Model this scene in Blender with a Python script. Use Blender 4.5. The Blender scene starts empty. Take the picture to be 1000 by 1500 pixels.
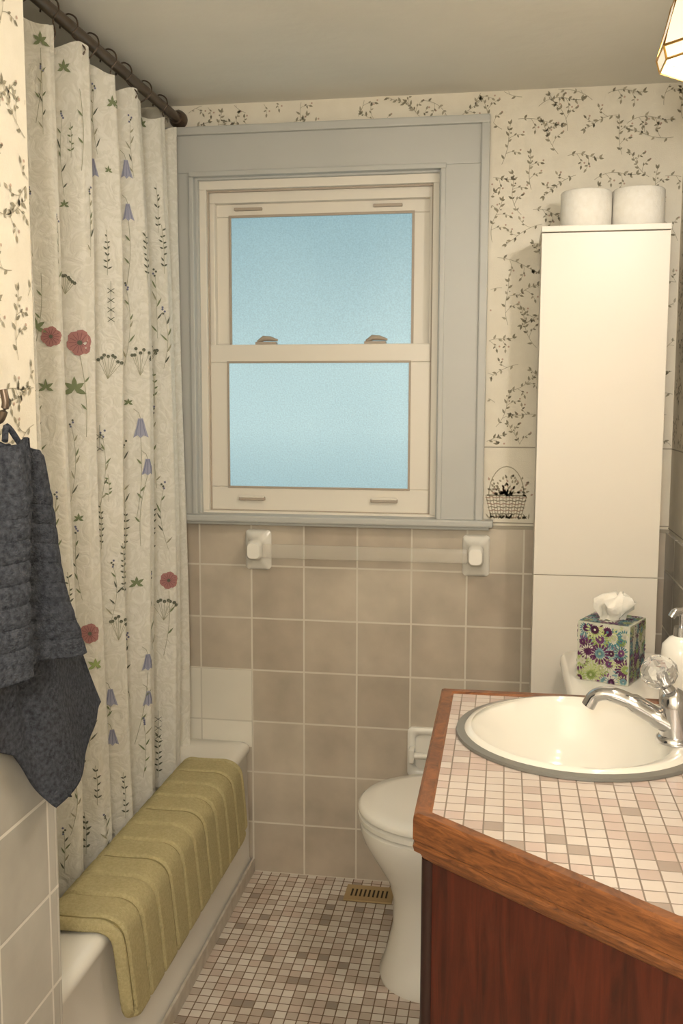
import bpy, bmesh, math, random
import numpy as np
from mathutils import Vector, Matrix
random.seed(11)
S=bpy.context.scene
T=.1524
# ---------------------------------------------------------------- camera numbers
CO=np.array([.7062,-2.7079,1.3818]);ya,pi_,ro,FP=.1639,.1123,.0027,1445.126
F=np.array([-math.sin(ya)*math.cos(pi_),math.cos(ya)*math.cos(pi_),-math.sin(pi_)])
R=np.cross(F,[0,0,1]);R/=np.linalg.norm(R);U=np.cross(R,F)
c_,s_=math.cos(ro),math.sin(ro)
R2=c_*R+s_*U;U2=-s_*R+c_*U
# ---------------------------------------------------------------- helpers
def lin(c):
    o=[]
    for v in c[:3]:
        v=v/255.
        o.append(v/12.92 if v<=.04045 else ((v+.055)/1.055)**2.4)
    return tuple(o)+(1,)
def link(ob,parent=None):
    S.collection.objects.link(ob)
    if parent:ob.parent=parent
    return ob
def empty(name):
    e=bpy.data.objects.new(name,None);e.empty_display_size=.05
    S.collection.objects.link(e);return e
def mk(name,verts,faces,mats,parent=None,smooth=False,mi=None):
    me=bpy.data.meshes.new(name);me.from_pydata([tuple(v) for v in verts],[],faces)
    if not isinstance(mats,(list,tuple)):mats=[mats]
    for m in mats:me.materials.append(m)
    if mi:me.polygons.foreach_set('material_index',mi)
    if smooth:me.polygons.foreach_set('use_smooth',[True]*len(me.polygons))
    me.update()
    return link(bpy.data.objects.new(name,me),parent)
def recalc(ob):
    bm=bmesh.new();bm.from_mesh(ob.data);bmesh.ops.recalc_face_normals(bm,faces=bm.faces);bm.to_mesh(ob.data);bm.free()
def box(name,x0,x1,y0,y1,z0,z1,m,parent=None,bev=0,seg=2,rot=None):
    bm=bmesh.new();bmesh.ops.create_cube(bm,size=1)
    for v in bm.verts:
        v.co=Vector(((x0+x1)/2+v.co.x*(x1-x0),(y0+y1)/2+v.co.y*(y1-y0),(z0+z1)/2+v.co.z*(z1-z0)))
    if bev:bmesh.ops.bevel(bm,geom=bm.edges[:],offset=bev,segments=seg,affect='EDGES',profile=.6)
    if rot is not None:
        c=Vector(((x0+x1)/2,(y0+y1)/2,(z0+z1)/2))
        bmesh.ops.rotate(bm,verts=bm.verts,cent=c,matrix=rot)
    me=bpy.data.meshes.new(name);bm.to_mesh(me);bm.free()
    me.materials.append(m)
    if bev and seg>2:me.polygons.foreach_set('use_smooth',[True]*len(me.polygons))
    return link(bpy.data.objects.new(name,me),parent)
def boxes(name,L,m,parent=None):
    V=[];Fc=[]
    for x0,x1,y0,y1,z0,z1 in L:
        b=len(V)
        V+=[(x0,y0,z0),(x1,y0,z0),(x1,y1,z0),(x0,y1,z0),(x0,y0,z1),(x1,y0,z1),(x1,y1,z1),(x0,y1,z1)]
        Fc+=[tuple(b+i for i in f) for f in [(0,3,2,1),(4,5,6,7),(0,1,5,4),(1,2,6,5),(2,3,7,6),(3,0,4,7)]]
    return mk(name,V,Fc,m,parent)
def loft(name,loops,m,parent=None,cap0=False,cap1=False,smooth=True,sub=0):
    V=[];Fc=[];n=len(loops[0])
    for l in loops:V+=[tuple(p) for p in l]
    for i in range(len(loops)-1):
        for j in range(n):
            k=(j+1)%n
            Fc.append((i*n+j,i*n+k,(i+1)*n+k,(i+1)*n+j))
    if cap0:Fc.append(tuple(reversed(range(n))))
    if cap1:Fc.append(tuple((len(loops)-1)*n+j for j in range(n)))
    ob=mk(name,V,Fc,m,parent,smooth);recalc(ob)
    if smooth:
        md=ob.modifiers.new('es','EDGE_SPLIT');md.split_angle=math.radians(50)
    return ob
def ell(cx,cy,a,b,z,n=48,p=2.0):
    o=[]
    for i in range(n):
        t=2*math.pi*i/n;c,s=math.cos(t),math.sin(t)
        o.append((cx+a*math.copysign(abs(c)**(2/p),c),cy+b*math.copysign(abs(s)**(2/p),s),z))
    return o
def rrect(x0,x1,y0,y1,r,z,n=6):
    o=[]
    for cx,cy,a0 in [(x1-r,y1-r,0),(x0+r,y1-r,90),(x0+r,y0+r,180),(x1-r,y0+r,270)]:
        for i in range(n+1):
            t=math.radians(a0+90*i/n);o.append((cx+r*math.cos(t),cy+r*math.sin(t),z))
    return o
def sweep(name,pts,rad,m,parent=None,n=14,caps=True,flat=1.0):
    pts=[Vector(p) for p in pts]
    if not isinstance(rad,(list,tuple)):rad=[rad]*len(pts)
    loops=[];up=Vector((0,0,1))
    for i,p in enumerate(pts):
        t=(pts[min(i+1,len(pts)-1)]-pts[max(i-1,0)]).normalized()
        u=up if abs(t.dot(up))<.95 else Vector((1,0,0))
        a=t.cross(u).normalized();b=t.cross(a).normalized()
        loops.append([p+rad[i]*(math.cos(2*math.pi*k/n)*a+flat*math.sin(2*math.pi*k/n)*b) for k in range(n)])
    return loft(name,loops,m,parent,caps,caps)
def catmull(P,k=6):
    P=[Vector(p) for p in P];Q=[2*P[0]-P[1]]+P+[2*P[-1]-P[-2]];o=[]
    for i in range(1,len(Q)-2):
        for j in range(k):
            t=j/k;a,b,c,d=Q[i-1],Q[i],Q[i+1],Q[i+2]
            o.append(.5*((2*b)+(c-a)*t+(2*a-5*b+4*c-d)*t*t+(3*b-a-3*c+d)*t**3))
    o.append(P[-1]);return o
# ---------------------------------------------------------------- materials
def base(name,col,rough=.5,spec=.5,metal=0,**k):
    m=bpy.data.materials.new(name);m.use_nodes=True
    b=m.node_tree.nodes['Principled BSDF']
    b.inputs['Base Color'].default_value=lin(col);b.inputs['Roughness'].default_value=rough
    b.inputs['Metallic'].default_value=metal;b.inputs['Specular IOR Level'].default_value=spec
    for a,v in k.items():b.inputs[a.replace('_',' ')].default_value=v
    return m
def N(m,t,**k):
    n=m.node_tree.nodes.new(t)
    for a,v in k.items():setattr(n,a,v)
    return n
def L(m,a,b):m.node_tree.links.new(a,b)
def bsdf(m):return m.node_tree.nodes['Principled BSDF']
def noisy(name,c1,c2,scale=8,rough=.5,bump=0,bscale=None,spec=.5,detail=4,stretch=None,bdist=.01,**k):
    m=base(name,c1,rough,spec,**k)
    tc=N(m,'ShaderNodeTexCoord');src=tc.outputs['Object']
    if stretch:
        mp=N(m,'ShaderNodeMapping');mp.inputs['Scale'].default_value=stretch;L(m,src,mp.inputs['Vector']);src=mp.outputs['Vector']
    n=N(m,'ShaderNodeTexNoise');n.inputs['Scale'].default_value=scale;n.inputs['Detail'].default_value=detail
    L(m,src,n.inputs['Vector'])
    r=N(m,'ShaderNodeValToRGB');r.color_ramp.elements[0].color=lin(c1);r.color_ramp.elements[1].color=lin(c2)
    r.color_ramp.elements[0].position=.3;r.color_ramp.elements[1].position=.7
    L(m,n.outputs['Fac'],r.inputs['Fac']);L(m,r.outputs['Color'],bsdf(m).inputs['Base Color'])
    if bump:
        n2=N(m,'ShaderNodeTexNoise');n2.inputs['Scale'].default_value=bscale or scale;n2.inputs['Detail'].default_value=6
        L(m,src,n2.inputs['Vector'])
        bp=N(m,'ShaderNodeBump');bp.inputs['Strength'].default_value=bump;bp.inputs['Distance'].default_value=bdist
        L(m,n2.outputs['Fac'],bp.inputs['Height']);L(m,bp.outputs['Normal'],bsdf(m).inputs['Normal'])
    return m
def tiles(name,ax,size,stops,grout,mort=.02,rough=.3,off=(0,0),cloud=.15,bump=.4,cscale=9):
    m=base(name,grout,rough)
    tc=N(m,'ShaderNodeTexCoord');sp=N(m,'ShaderNodeSeparateXYZ');L(m,tc.outputs['Object'],sp.inputs[0])
    cb=N(m,'ShaderNodeCombineXYZ')
    for i,a in enumerate(ax):
        ad=N(m,'ShaderNodeMath',operation='ADD');ad.inputs[1].default_value=off[i]+size*200
        L(m,sp.outputs['XYZ'.index(a)],ad.inputs[0]);L(m,ad.outputs[0],cb.inputs[i])
    br=N(m,'ShaderNodeTexBrick',offset=0,squash=1)
    br.offset_frequency=1;br.squash_frequency=1
    i=br.inputs
    i['Color1'].default_value=(0,0,0,1);i['Color2'].default_value=(1,1,1,1);i['Mortar'].default_value=(0,0,0,1)
    i['Scale'].default_value=1/size;i['Mortar Size'].default_value=mort;i['Mortar Smooth'].default_value=.15
    i['Brick Width'].default_value=1;i['Row Height'].default_value=1;i['Bias'].default_value=0
    L(m,cb.outputs[0],i['Vector'])
    r=N(m,'ShaderNodeValToRGB');r.color_ramp.interpolation='CONSTANT' if len(stops)>2 else 'LINEAR'
    e=r.color_ramp.elements
    while len(e)<len(stops):e.new(.5)
    for k,(p,c) in enumerate(stops):e[k].position=p;e[k].color=lin(c)
    L(m,br.outputs['Color'],r.inputs['Fac'])
    n=N(m,'ShaderNodeTexNoise');n.inputs['Scale'].default_value=cscale;n.inputs['Detail'].default_value=5;L(m,tc.outputs['Object'],n.inputs['Vector'])
    mr=N(m,'ShaderNodeMapRange');mr.inputs['From Min'].default_value=.3;mr.inputs['From Max'].default_value=.7
    mr.inputs['To Min'].default_value=1-cloud;mr.inputs['To Max'].default_value=1+cloud*.4
    L(m,n.outputs['Fac'],mr.inputs['Value'])
    mu=N(m,'ShaderNodeMix',data_type='RGBA',blend_type='MULTIPLY');mu.inputs[0].default_value=1
    L(m,r.outputs['Color'],mu.inputs[6]);L(m,mr.outputs[0],mu.inputs[7])
    mx=N(m,'ShaderNodeMix',data_type='RGBA');L(m,br.outputs['Fac'],mx.inputs[0]);L(m,mu.outputs[2],mx.inputs[6]);mx.inputs[7].default_value=lin(grout)
    L(m,mx.outputs[2],bsdf(m).inputs['Base Color'])
    rr=N(m,'ShaderNodeMapRange');rr.inputs['To Min'].default_value=rough;rr.inputs['To Max'].default_value=.85
    L(m,br.outputs['Fac'],rr.inputs['Value']);L(m,rr.outputs[0],bsdf(m).inputs['Roughness'])
    bp=N(m,'ShaderNodeBump',invert=True);bp.inputs['Strength'].default_value=bump;bp.inputs['Distance'].default_value=.002
    L(m,br.outputs['Fac'],bp.inputs['Height']);L(m,bp.outputs['Normal'],bsdf(m).inputs['Normal'])
    return m
def wood(name,c1,c2,sc,axis=(1,1,1),rough=.35,dist=2):
    m=base(name,c1,rough)
    tc=N(m,'ShaderNodeTexCoord');mp=N(m,'ShaderNodeMapping');mp.inputs['Scale'].default_value=axis;L(m,tc.outputs['Object'],mp.inputs['Vector'])
    n=N(m,'ShaderNodeTexNoise');n.inputs['Scale'].default_value=sc;n.inputs['Detail'].default_value=8;n.inputs['Distortion'].default_value=dist
    n.inputs['Roughness'].default_value=.65
    L(m,mp.outputs[0],n.inputs['Vector'])
    r=N(m,'ShaderNodeValToRGB');e=r.color_ramp.elements;e[0].position=.32;e[1].position=.66;e[0].color=lin(c2);e[1].color=lin(c1)
    L(m,n.outputs['Fac'],r.inputs['Fac']);L(m,r.outputs['Color'],bsdf(m).inputs['Base Color'])
    bp=N(m,'ShaderNodeBump');bp.inputs['Strength'].default_value=.15;bp.inputs['Distance'].default_value=.001
    L(m,n.outputs['Fac'],bp.inputs['Height']);L(m,bp.outputs['Normal'],bsdf(m).inputs['Normal'])
    return m
M={}
M['paper']=noisy('wallpaper_cream',(229,222,206),(223,215,198),20,.8,.1,300)
M['ceil']=noisy('ceiling_plaster',(230,226,216),(222,218,207),2.5,.85,.12,14,bdist=.02)
M['tile_b']=tiles('beige_wall_tile','XZ',T,[(0,(184,171,154)),(1,(200,189,172))],(214,207,193),.018,.28,cloud=.2,cscale=8)
M['tile_s']=tiles('beige_side_tile','YZ',T,[(0,(182,177,166)),(1,(194,189,178))],(214,209,198),.018,.2,off=(0,-.0236),cloud=.14)
M['tile_w']=tiles('white_wall_tile','XZ',T,[(0,(226,220,206)),(1,(233,228,215))],(205,199,185),.015,.25,cloud=.04)
fst=[(0,(214,203,190)),(.3,(206,188,174)),(.5,(222,213,201)),(.74,(192,176,161)),(.93,(158,144,130))]
M['floor']=tiles('mosaic_floor_tile','XY',.0272,fst,(122,100,80),.055,.35,cloud=.10,bump=.5)
cst=[(0,(212,199,189)),(.3,(206,186,176)),(.5,(215,204,195)),(.75,(198,179,169)),(.95,(176,160,149))]
M['ctile']=tiles('mosaic_counter_tile','XY',.0275,cst,(142,128,116),.045,.25,cloud=.06,bump=.5)
M['casing']=noisy('casing_gray_paint',(186,186,181),(182,182,177),6,.45)
M['vinyl']=base('vinyl_cream',(226,219,206),.4)
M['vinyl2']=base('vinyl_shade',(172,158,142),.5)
M['white']=base('white_porcelain',(238,234,224),.12,.6)
M['tubm']=base('tub_enamel',(236,232,222),.18,.6)
M['lam']=base('white_laminate',(223,216,204),.4)
M['lame']=base('laminate_edge',(160,148,132),.6)
M['chrome']=base('chrome',(205,205,208),.12,.5,1)
M['gray']=base('gray_seal',(122,120,114),.35)
M['bronze']=base('bronze_rod',(104,90,78),.35,.5,.7)
M['oak']=wood('oak_trim',(148,92,50),(82,46,25),16,(1,1,7))
M['cherry']=wood('cherry_panel',(92,38,22),(52,21,12),10,(4.5,4.5,.4),.3,1.2)
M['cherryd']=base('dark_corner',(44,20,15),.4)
M['brass']=base('brass',(190,150,80),.3,.5,.9)
M['regis']=base('register_enamel',(178,152,108),.45)
M['dark']=base('dark_slot',(54,42,30),.8)
M['paperw']=noisy('tissue_paper',(238,234,225),(232,227,216),60,.9,.2,120)
M['towel']=noisy('terry_towel',(50,53,60),(84,87,95),160,.95,.9,420,spec=.1,bdist=.006)
M['mat']=noisy('microfiber_mat',(176,164,122),(192,180,138),180,.95,.7,380,spec=.1,bdist=.004)
M['matg']=base('mat_groove',(140,129,90),.95,.1)
M['soap']=base('soap_ceramic',(238,234,224),.2)
M['ink']=base('print_brown',(152,145,124),.85);M['ink2']=base('print_taupe',(170,162,141),.85);M['ink3']=base('print_dark',(130,124,104),.85);M['ink4']=base('print_pink',(190,164,147),.85)
M['line']=base('border_line',(166,158,142),.8)
# glass shade, window, crystal
def emis(name,col,st,rough=.3):
    m=base(name,col,rough);b=bsdf(m);b.inputs['Emission Color'].default_value=lin(col);b.inputs['Emission Strength'].default_value=st;return m
M['shade']=emis('shade_glass',(255,240,215),.55)
M['bulb']=emis('bulb',(255,240,215),5)
def winglass():
    m=base('frosted_pane',(88,106,112),.4,.4)
    tc=N(m,'ShaderNodeTexCoord')
    n=N(m,'ShaderNodeTexNoise');n.inputs['Scale'].default_value=260;n.inputs['Detail'].default_value=3;L(m,tc.outputs['Object'],n.inputs['Vector'])
    n2=N(m,'ShaderNodeTexNoise');n2.inputs['Scale'].default_value=2.6;n2.inputs['Detail'].default_value=1;L(m,tc.outputs['Object'],n2.inputs['Vector'])
    sp=N(m,'ShaderNodeSeparateXYZ');L(m,tc.outputs['Object'],sp.inputs[0])
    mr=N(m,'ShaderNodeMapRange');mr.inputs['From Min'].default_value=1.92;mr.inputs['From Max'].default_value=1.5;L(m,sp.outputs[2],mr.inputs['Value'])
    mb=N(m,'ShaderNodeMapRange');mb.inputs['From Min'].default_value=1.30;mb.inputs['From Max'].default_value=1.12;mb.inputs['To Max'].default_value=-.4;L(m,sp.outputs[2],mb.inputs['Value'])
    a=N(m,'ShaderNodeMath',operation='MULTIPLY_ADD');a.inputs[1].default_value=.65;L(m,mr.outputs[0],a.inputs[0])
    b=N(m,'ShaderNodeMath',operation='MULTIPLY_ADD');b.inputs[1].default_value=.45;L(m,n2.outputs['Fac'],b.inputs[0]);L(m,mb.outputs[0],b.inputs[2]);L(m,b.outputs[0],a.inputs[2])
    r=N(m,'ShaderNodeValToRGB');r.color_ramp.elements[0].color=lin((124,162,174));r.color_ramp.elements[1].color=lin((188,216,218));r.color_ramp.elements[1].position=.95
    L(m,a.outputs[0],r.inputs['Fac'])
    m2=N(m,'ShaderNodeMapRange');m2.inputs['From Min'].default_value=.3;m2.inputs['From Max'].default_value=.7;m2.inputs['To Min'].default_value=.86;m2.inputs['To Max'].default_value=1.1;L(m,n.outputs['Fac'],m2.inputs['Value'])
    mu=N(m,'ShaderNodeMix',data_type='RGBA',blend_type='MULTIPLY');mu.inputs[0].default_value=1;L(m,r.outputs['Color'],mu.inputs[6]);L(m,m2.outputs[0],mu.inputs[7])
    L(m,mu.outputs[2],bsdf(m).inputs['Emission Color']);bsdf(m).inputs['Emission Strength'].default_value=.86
    bp=N(m,'ShaderNodeBump');bp.inputs['Strength'].default_value=.3;bp.inputs['Distance'].default_value=.002;L(m,n.outputs['Fac'],bp.inputs['Height']);L(m,bp.outputs['Normal'],bsdf(m).inputs['Normal'])
    return m
M['pane']=winglass()
M['crystal']=base('clear_acrylic',(245,245,245),.03,.5,Transmission_Weight=.9,IOR=1.47)
M['bar']=base('acrylic_bar',(228,222,210),.08,.9,Alpha=.25)
def fabric():
    m=base('curtain_fabric',(234,230,216),.7,.3)
    nt=m.node_tree;out=nt.nodes['Material Output']
    tr=N(m,'ShaderNodeBsdfTranslucent');tr.inputs['Color'].default_value=lin((238,234,220))
    mx=N(m,'ShaderNodeMixShader');mx.inputs[0].default_value=.2
    L(m,bsdf(m).outputs[0],mx.inputs[1]);L(m,tr.outputs[0],mx.inputs[2]);L(m,mx.outputs[0],out.inputs['Surface'])
    tc=N(m,'ShaderNodeTexCoord');n=N(m,'ShaderNodeTexNoise');n.inputs['Scale'].default_value=26;n.inputs['Detail'].default_value=3;n.inputs['Distortion'].default_value=3
    L(m,tc.outputs['Object'],n.inputs['Vector'])
    bp=N(m,'ShaderNodeBump');bp.inputs['Strength'].default_value=.5;bp.inputs['Distance'].default_value=.008
    L(m,n.outputs['Fac'],bp.inputs['Height']);L(m,bp.outputs['Normal'],bsdf(m).inputs['Normal'])
    r=N(m,'ShaderNodeValToRGB');e=r.color_ramp.elements;e[0].position=.45;e[1].position=.52;e[0].color=lin((241,237,227));e[1].color=lin((231,227,215))
    L(m,n.outputs['Fac'],r.inputs['Fac']);L(m,r.outputs['Color'],bsdf(m).inputs['Base Color'])
    return m
M['curtain']=fabric()
# ---------------------------------------------------------------- 2D painter
class Painter:
    def __init__(s,fn,clip=None):s.fn=fn;s.V=[];s.F=[];s.mi=[];s.m=[];s.clip=clip
    def mat(s,m):
        if m not in s.m:s.m.append(m)
        return s.m.index(m)
    def poly(s,P,m):
        if s.clip and not all(s.clip(*p) for p in P):return
        b=len(s.V);s.V+=[s.fn(*p) for p in P];s.F.append(tuple(range(b,b+len(P))));s.mi.append(s.mat(m))
    def stroke(s,P,w,m):
        for (x0,y0),(x1,y1) in zip(P[:-1],P[1:]):
            d=math.hypot(x1-x0,y1-y0) or 1;nx,ny=-(y1-y0)/d*w/2,(x1-x0)/d*w/2
            s.poly([(x0+nx,y0+ny),(x0-nx,y0-ny),(x1-nx,y1-ny),(x1+nx,y1+ny)],m)
    def leaf(s,x,y,a,l,w,m):
        c,n=math.cos(a),math.sin(a)
        P=[(0,0),(.3*l,w*.45),(.6*l,w*.4),(l,0),(.6*l,-w*.4),(.3*l,-w*.45)]
        s.poly([(x+p*c-q*n,y+p*n+q*c) for p,q in P],m)
    def blob(s,x,y,r,m,k=7):
        s.poly([(x+r*math.cos(2*math.pi*i/k),y+r*math.sin(2*math.pi*i/k)) for i in range(k)],m)
    def done(s,name,parent=None):
        return mk(name,s.V,s.F,s.m,parent,mi=s.mi)
def sprig(P,x,y,a,l,inks):
    k=random.choice([-1,1])*random.uniform(6,15);n=14;pts=[];aa=a;px,py=x,y
    for i in range(n+1):
        pts.append((px,py,aa));px+=l/n*math.cos(aa);py+=l/n*math.sin(aa);aa+=k*l/n*(1 if i<9 else -.8)
    P.stroke([(p[0],p[1]) for p in pts],.0012,inks[1])
    for i,(px,py,aa) in enumerate(pts):
        sd=1 if (i//2)%2 else -1
        if i in (4,9):
            b=aa+sd*random.uniform(.6,1.0);tl_=random.uniform(.024,.036);q=[(px,py)]
            for t in range(4):
                q.append((q[-1][0]+tl_/4*math.cos(b),q[-1][1]+tl_/4*math.sin(b)));b+=sd*.2
            P.stroke(q,.001,inks[1])
            P.leaf(q[2][0],q[2][1],b+.9,.009,.0045,random.choice(inks))
            P.leaf(q[3][0],q[3][1],b-.9,.009,.0045,random.choice(inks))
            P.leaf(q[-1][0],q[-1][1],b,.012,.006,random.choice(inks))
            P.blob(q[-1][0]+.008,q[-1][1]+.006,.0026,M['ink4'])
        elif i%2==0 and i>0:
            P.leaf(px,py,aa+sd*random.uniform(.6,1.0),random.uniform(.010,.015),.0062,random.choice(inks))
            if random.random()<.4:P.leaf(px,py,aa-sd*random.uniform(.6,1.0),.008,.004,random.choice(inks))
        elif i in (11,13):P.blob(px+.005*sd,py,.0022,random.choice(inks))
    P.leaf(pts[-1][0],pts[-1][1],pts[-1][2],.013,.006,inks[0])
def paper(P,u0,u1,v0,v1,skip=None,step=.094):
    inks=[M['ink'],M['ink2'],M['ink3'],M['ink']]
    def clip(u,v):
        if not(u0+.002<u<u1-.002 and v0+.002<v<v1-.002):return False
        return not(skip and skip[0]<u<skip[1] and v<skip[2])
    P.clip=clip;j=0;v=v0-.06
    while v<v1+.03:
        u=u0-.04+(step/2 if j%2 else 0)
        while u<u1+.04:
            uu=u+random.uniform(-.012,.012);vv=v+random.uniform(-.012,.012)
            a=[.9,2.5,.1,1.6,3.2][(j*2+int(round((u-u0)/step)))%5]+random.uniform(-.3,.3)
            sprig(P,uu-.035*math.cos(a),vv-.035*math.sin(a),a,random.uniform(.08,.115),inks)
            u+=step
        v+=step*.74;j+=1
    P.clip=None
# ---------------------------------------------------------------- room
XR=1.139;XL=-.76;XN=.0288;YE=-1.348;H=2.185;YB=-3.35
wb=empty('wall_back')
OX0,OX1,OZ0,OZ1=-.16,.532,1.06,2.0
boxes('wallboard',[(XL-.1,OX0,0,.14,0,H),(OX1,XR+.1,0,.14,0,H),(OX0,OX1,0,.14,0,OZ0),(OX0,OX1,0,.14,OZ1,H)],M['paper'],wb)
box('tile_wainscot',XL,XR,-.008,0,0,1.036,M['tile_b'],wb)
box('tile_cap',.60,XR,-.011,0,1.036,1.044,M['line'],wb)
box('tub_surround_tile',XL,-.001,-.011,-.008,.38,4*T,M['tile_w'],wb)
P=Painter(lambda u,v:(u,-.0012,v))
paper(P,XL,XR,1.262,H,(-.278,.655,2.125))
for z in (1.258,1.052):P.stroke([(.645,z),(XR,z)],.003,M['line'])
def basket(P,x,z,s=1):
    i1,i2,i3=M['ink'],M['ink2'],M['ink3']
    for k in range(7):
        zz=z+.008+k*.0085*s;w=(.040+.0022*k)*s
        P.stroke([(x-w+2*w*t/14,zz+.002*math.sin(t*2.2+k*1.6)) for t in range(15)],.003,i2 if k%2 else M['ink4'])
    for k in range(13):
        t=-1+2*k/12;P.stroke([(x+t*.038*s,z+.004),(x+t*.052*s,z+.064*s)],.0016,i2)
    P.stroke([(x-.05*s,z+.064*s),(x+.05*s,z+.064*s)],.004,i1)
    P.stroke([(x+.045*s*math.cos(t*math.pi/14),z+.064*s+.075*s*math.sin(t*math.pi/14)) for t in range(15)],.0025,i2)
    for k in range(110):
        a=random.uniform(0,math.pi);r=random.uniform(.0,.058)*s
        px,pz=x+r*1.15*math.cos(a),z+.062*s+r*.95*math.sin(a)
        P.leaf(px,pz,a+random.uniform(-.8,.8),random.uniform(.007,.014),.006,random.choice([i1,i2,i3,i2,M['ink4'],M['ink4']]))
    for k in range(34):P.leaf(x+random.uniform(-.066,.066),z+.003,random.uniform(.3,2.8),random.uniform(.010,.02),.005,random.choice([i1,i2]))
P.clip=lambda u,v:u>.655 and u<XR-.002
basket(P,.712,1.060,1.05)
P.done('wallpaper_print',wb)
wr=empty('wall_right')
box('wallboard',XR,XR+.1,YB,0,0,H,M['paper'],wr)
box('tile_wainscot',XR-.008,XR,YB,-.0085,0,1.036,M['tile_s'],wr)
P=Painter(lambda u,v:(XR-.0012,u,v))
paper(P,-2.2,-.01,1.262,H)
for z in (1.258,1.048):P.stroke([(-3.2,z),(0,z)],.003,M['line'])
for k in range(5):basket(P,-.75-.25*k,1.062)
P.done('wallpaper_print',wr)
wn=empty('wall_left')
box('wallboard',XN-.14,XN,YB,YE,0,H,M['paper'],wn,.004)
box('tile_wainscot',XN,XN+.008,YB,YE+.001,0,1.036,M['tile_s'],wn,.003)
box('tile_return',XN-.14,XN+.008,YE,YE+.009,.4,1.036,M['tile_s'],wn,.003)
P=Painter(lambda u,v:(XN+.0012,u,v))
paper(P,-2.3,YE-.005,1.262,H)
for z in (1.258,1.048):P.stroke([(-3.2,z),(YE,z)],.003,M['line'])
P.done('wallpaper_print',wn)
wt=empty('wall_tub')
box('alcove_side',XL-.1,XL,YE,0,0,H,M['paper'],wt)
box('alcove_end',XL-.1,XN-.14,YE-.1,YE,0,H,M['paper'],wt)
box('alcove_tile',XL,XL+.008,YE,0,.4,1.9,M['tile_s'],wt)
box('wall_front',XN-.14,XR+.1,YB-.1,YB,0,H,M['paper'])
box('ceiling',XL-.1,XR+.1,YB-.1,.14,H,H+.08,M['ceil'])
box('floor',XL-.1,XR+.1,YB-.1,.14,-.08,0,M['floor'])
# ---------------------------------------------------------------- window
def W(x,z,y):
    k=(2.7079+y)/2.7079
    return .7062+(x-.7062)*k,1.3818+(z-1.3818)*k
wn1=empty('window_1')
cs=[(-.274,.645,-.022,0,2.0,2.115),(-.274,-.159,-.022,0,1.06,2.0),(.531,.645,-.022,0,1.06,2.0)]
for i,b in enumerate(cs):box('casing_%d'%(i+1),*b,M['casing'],wn1,.002)
bb=[(-.276,.651,-.034,-.001,2.099,2.121),(.629,.651,-.034,-.001,1.06,2.1),(-.276,-.255,-.034,-.001,1.06,2.1)]
for i,b in enumerate(bb):box('backband_%d'%(i+1),*b,M['casing'],wn1,.004)
ib=[(-.166,.539,-.027,0,1.99,2.004),(.524,.538,-.027,0,1.06,1.99),(-.166,-.152,-.027,0,1.06,1.99)]
for i,b in enumerate(ib):box('inner_bead_%d'%(i+1),*b,M['casing'],wn1,.003)
box('stool',-.276,.678,-.050,.02,1.043,1.062,M['casing'],wn1,.005)
box('stool_lip',-.27,.668,-.036,0,1.034,1.043,M['casing'],wn1,.002)
def frame(nm,x0,x1,z0,z1,ix0,ix1,iz0,iz1,y0,y1,m,bev=.002):
    L_=[(x0,x1,iz1,z1),(x0,x1,z0,iz0),(x0,ix0,iz0,iz1),(ix1,x1,iz0,iz1)]
    for i,(a,b,c,d) in enumerate(L_):
        if d-c>.0005 and b-a>.0005:box('%s_%d'%(nm,i+1),a,b,y0,y1,c,d,m,wn1,bev)
frame('blind_stop',-.158,.530,1.06,1.998,-.146,.52,1.061,1.985,-.004,.012,M['casing'],.001)
frame('outer_frame',-.16,.532,1.055,2.0,-.128,.503,1.068,1.962,.012,.12,M['vinyl'])
frame('mid_frame',-.150,.522,1.062,1.99,-.112,.492,1.072,1.93,.040,.1195,M['vinyl'])
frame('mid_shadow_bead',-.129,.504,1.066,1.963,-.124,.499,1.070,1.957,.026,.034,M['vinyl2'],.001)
gx0,gz1=W(-.055,1.884,.066);gx1,_=W(.451,1.50,.066)
frame('upper_sash',-.135,.510,1.50,1.945,gx0,gx1,1.53,gz1,.066,.09,M['vinyl'],.003)
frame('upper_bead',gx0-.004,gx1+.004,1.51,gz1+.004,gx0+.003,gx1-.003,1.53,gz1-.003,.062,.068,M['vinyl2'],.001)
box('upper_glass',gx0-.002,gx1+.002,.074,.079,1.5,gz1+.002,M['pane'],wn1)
lx0,lz1=W(-.120,1.537,.030);lx1,lz0=W(.490,1.072,.030);hx0,hz1=W(-.065,1.488,.030);hx1,hz0=W(.446,1.138,.030)
frame('lower_sash',lx0,lx1+.012,lz0,lz1,hx0,hx1,hz0,hz1,.030,.056,M['vinyl'],.003)
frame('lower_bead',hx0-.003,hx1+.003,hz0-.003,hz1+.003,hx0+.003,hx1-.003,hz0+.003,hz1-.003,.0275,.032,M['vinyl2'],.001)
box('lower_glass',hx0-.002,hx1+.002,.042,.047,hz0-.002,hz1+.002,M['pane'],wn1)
for i,x in enumerate((-.005,.375)):
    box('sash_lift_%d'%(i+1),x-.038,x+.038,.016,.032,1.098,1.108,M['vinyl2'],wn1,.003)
    box('sash_lift_lip_%d'%(i+1),x-.036,x+.036,.014,.024,1.106,1.112,M['vinyl'],wn1,.002)
for i,x in enumerate((-.02,.375)):
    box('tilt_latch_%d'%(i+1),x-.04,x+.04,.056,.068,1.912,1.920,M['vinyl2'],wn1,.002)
for i,x in enumerate((.035,.345)):
    box('sash_lock_base_%d'%(i+1),x-.03,x+.03,.032,.056,1.538,1.546,M['vinyl2'],wn1,.002)
    sweep('sash_lock_lever_%d'%(i+1),[(x-.025,.044,1.546),(x-.008,.042,1.556),(x+.012,.04,1.555),(x+.034,.036,1.55)],[.005,.008,.007,.003],M['vinyl2'],wn1,8)
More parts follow.
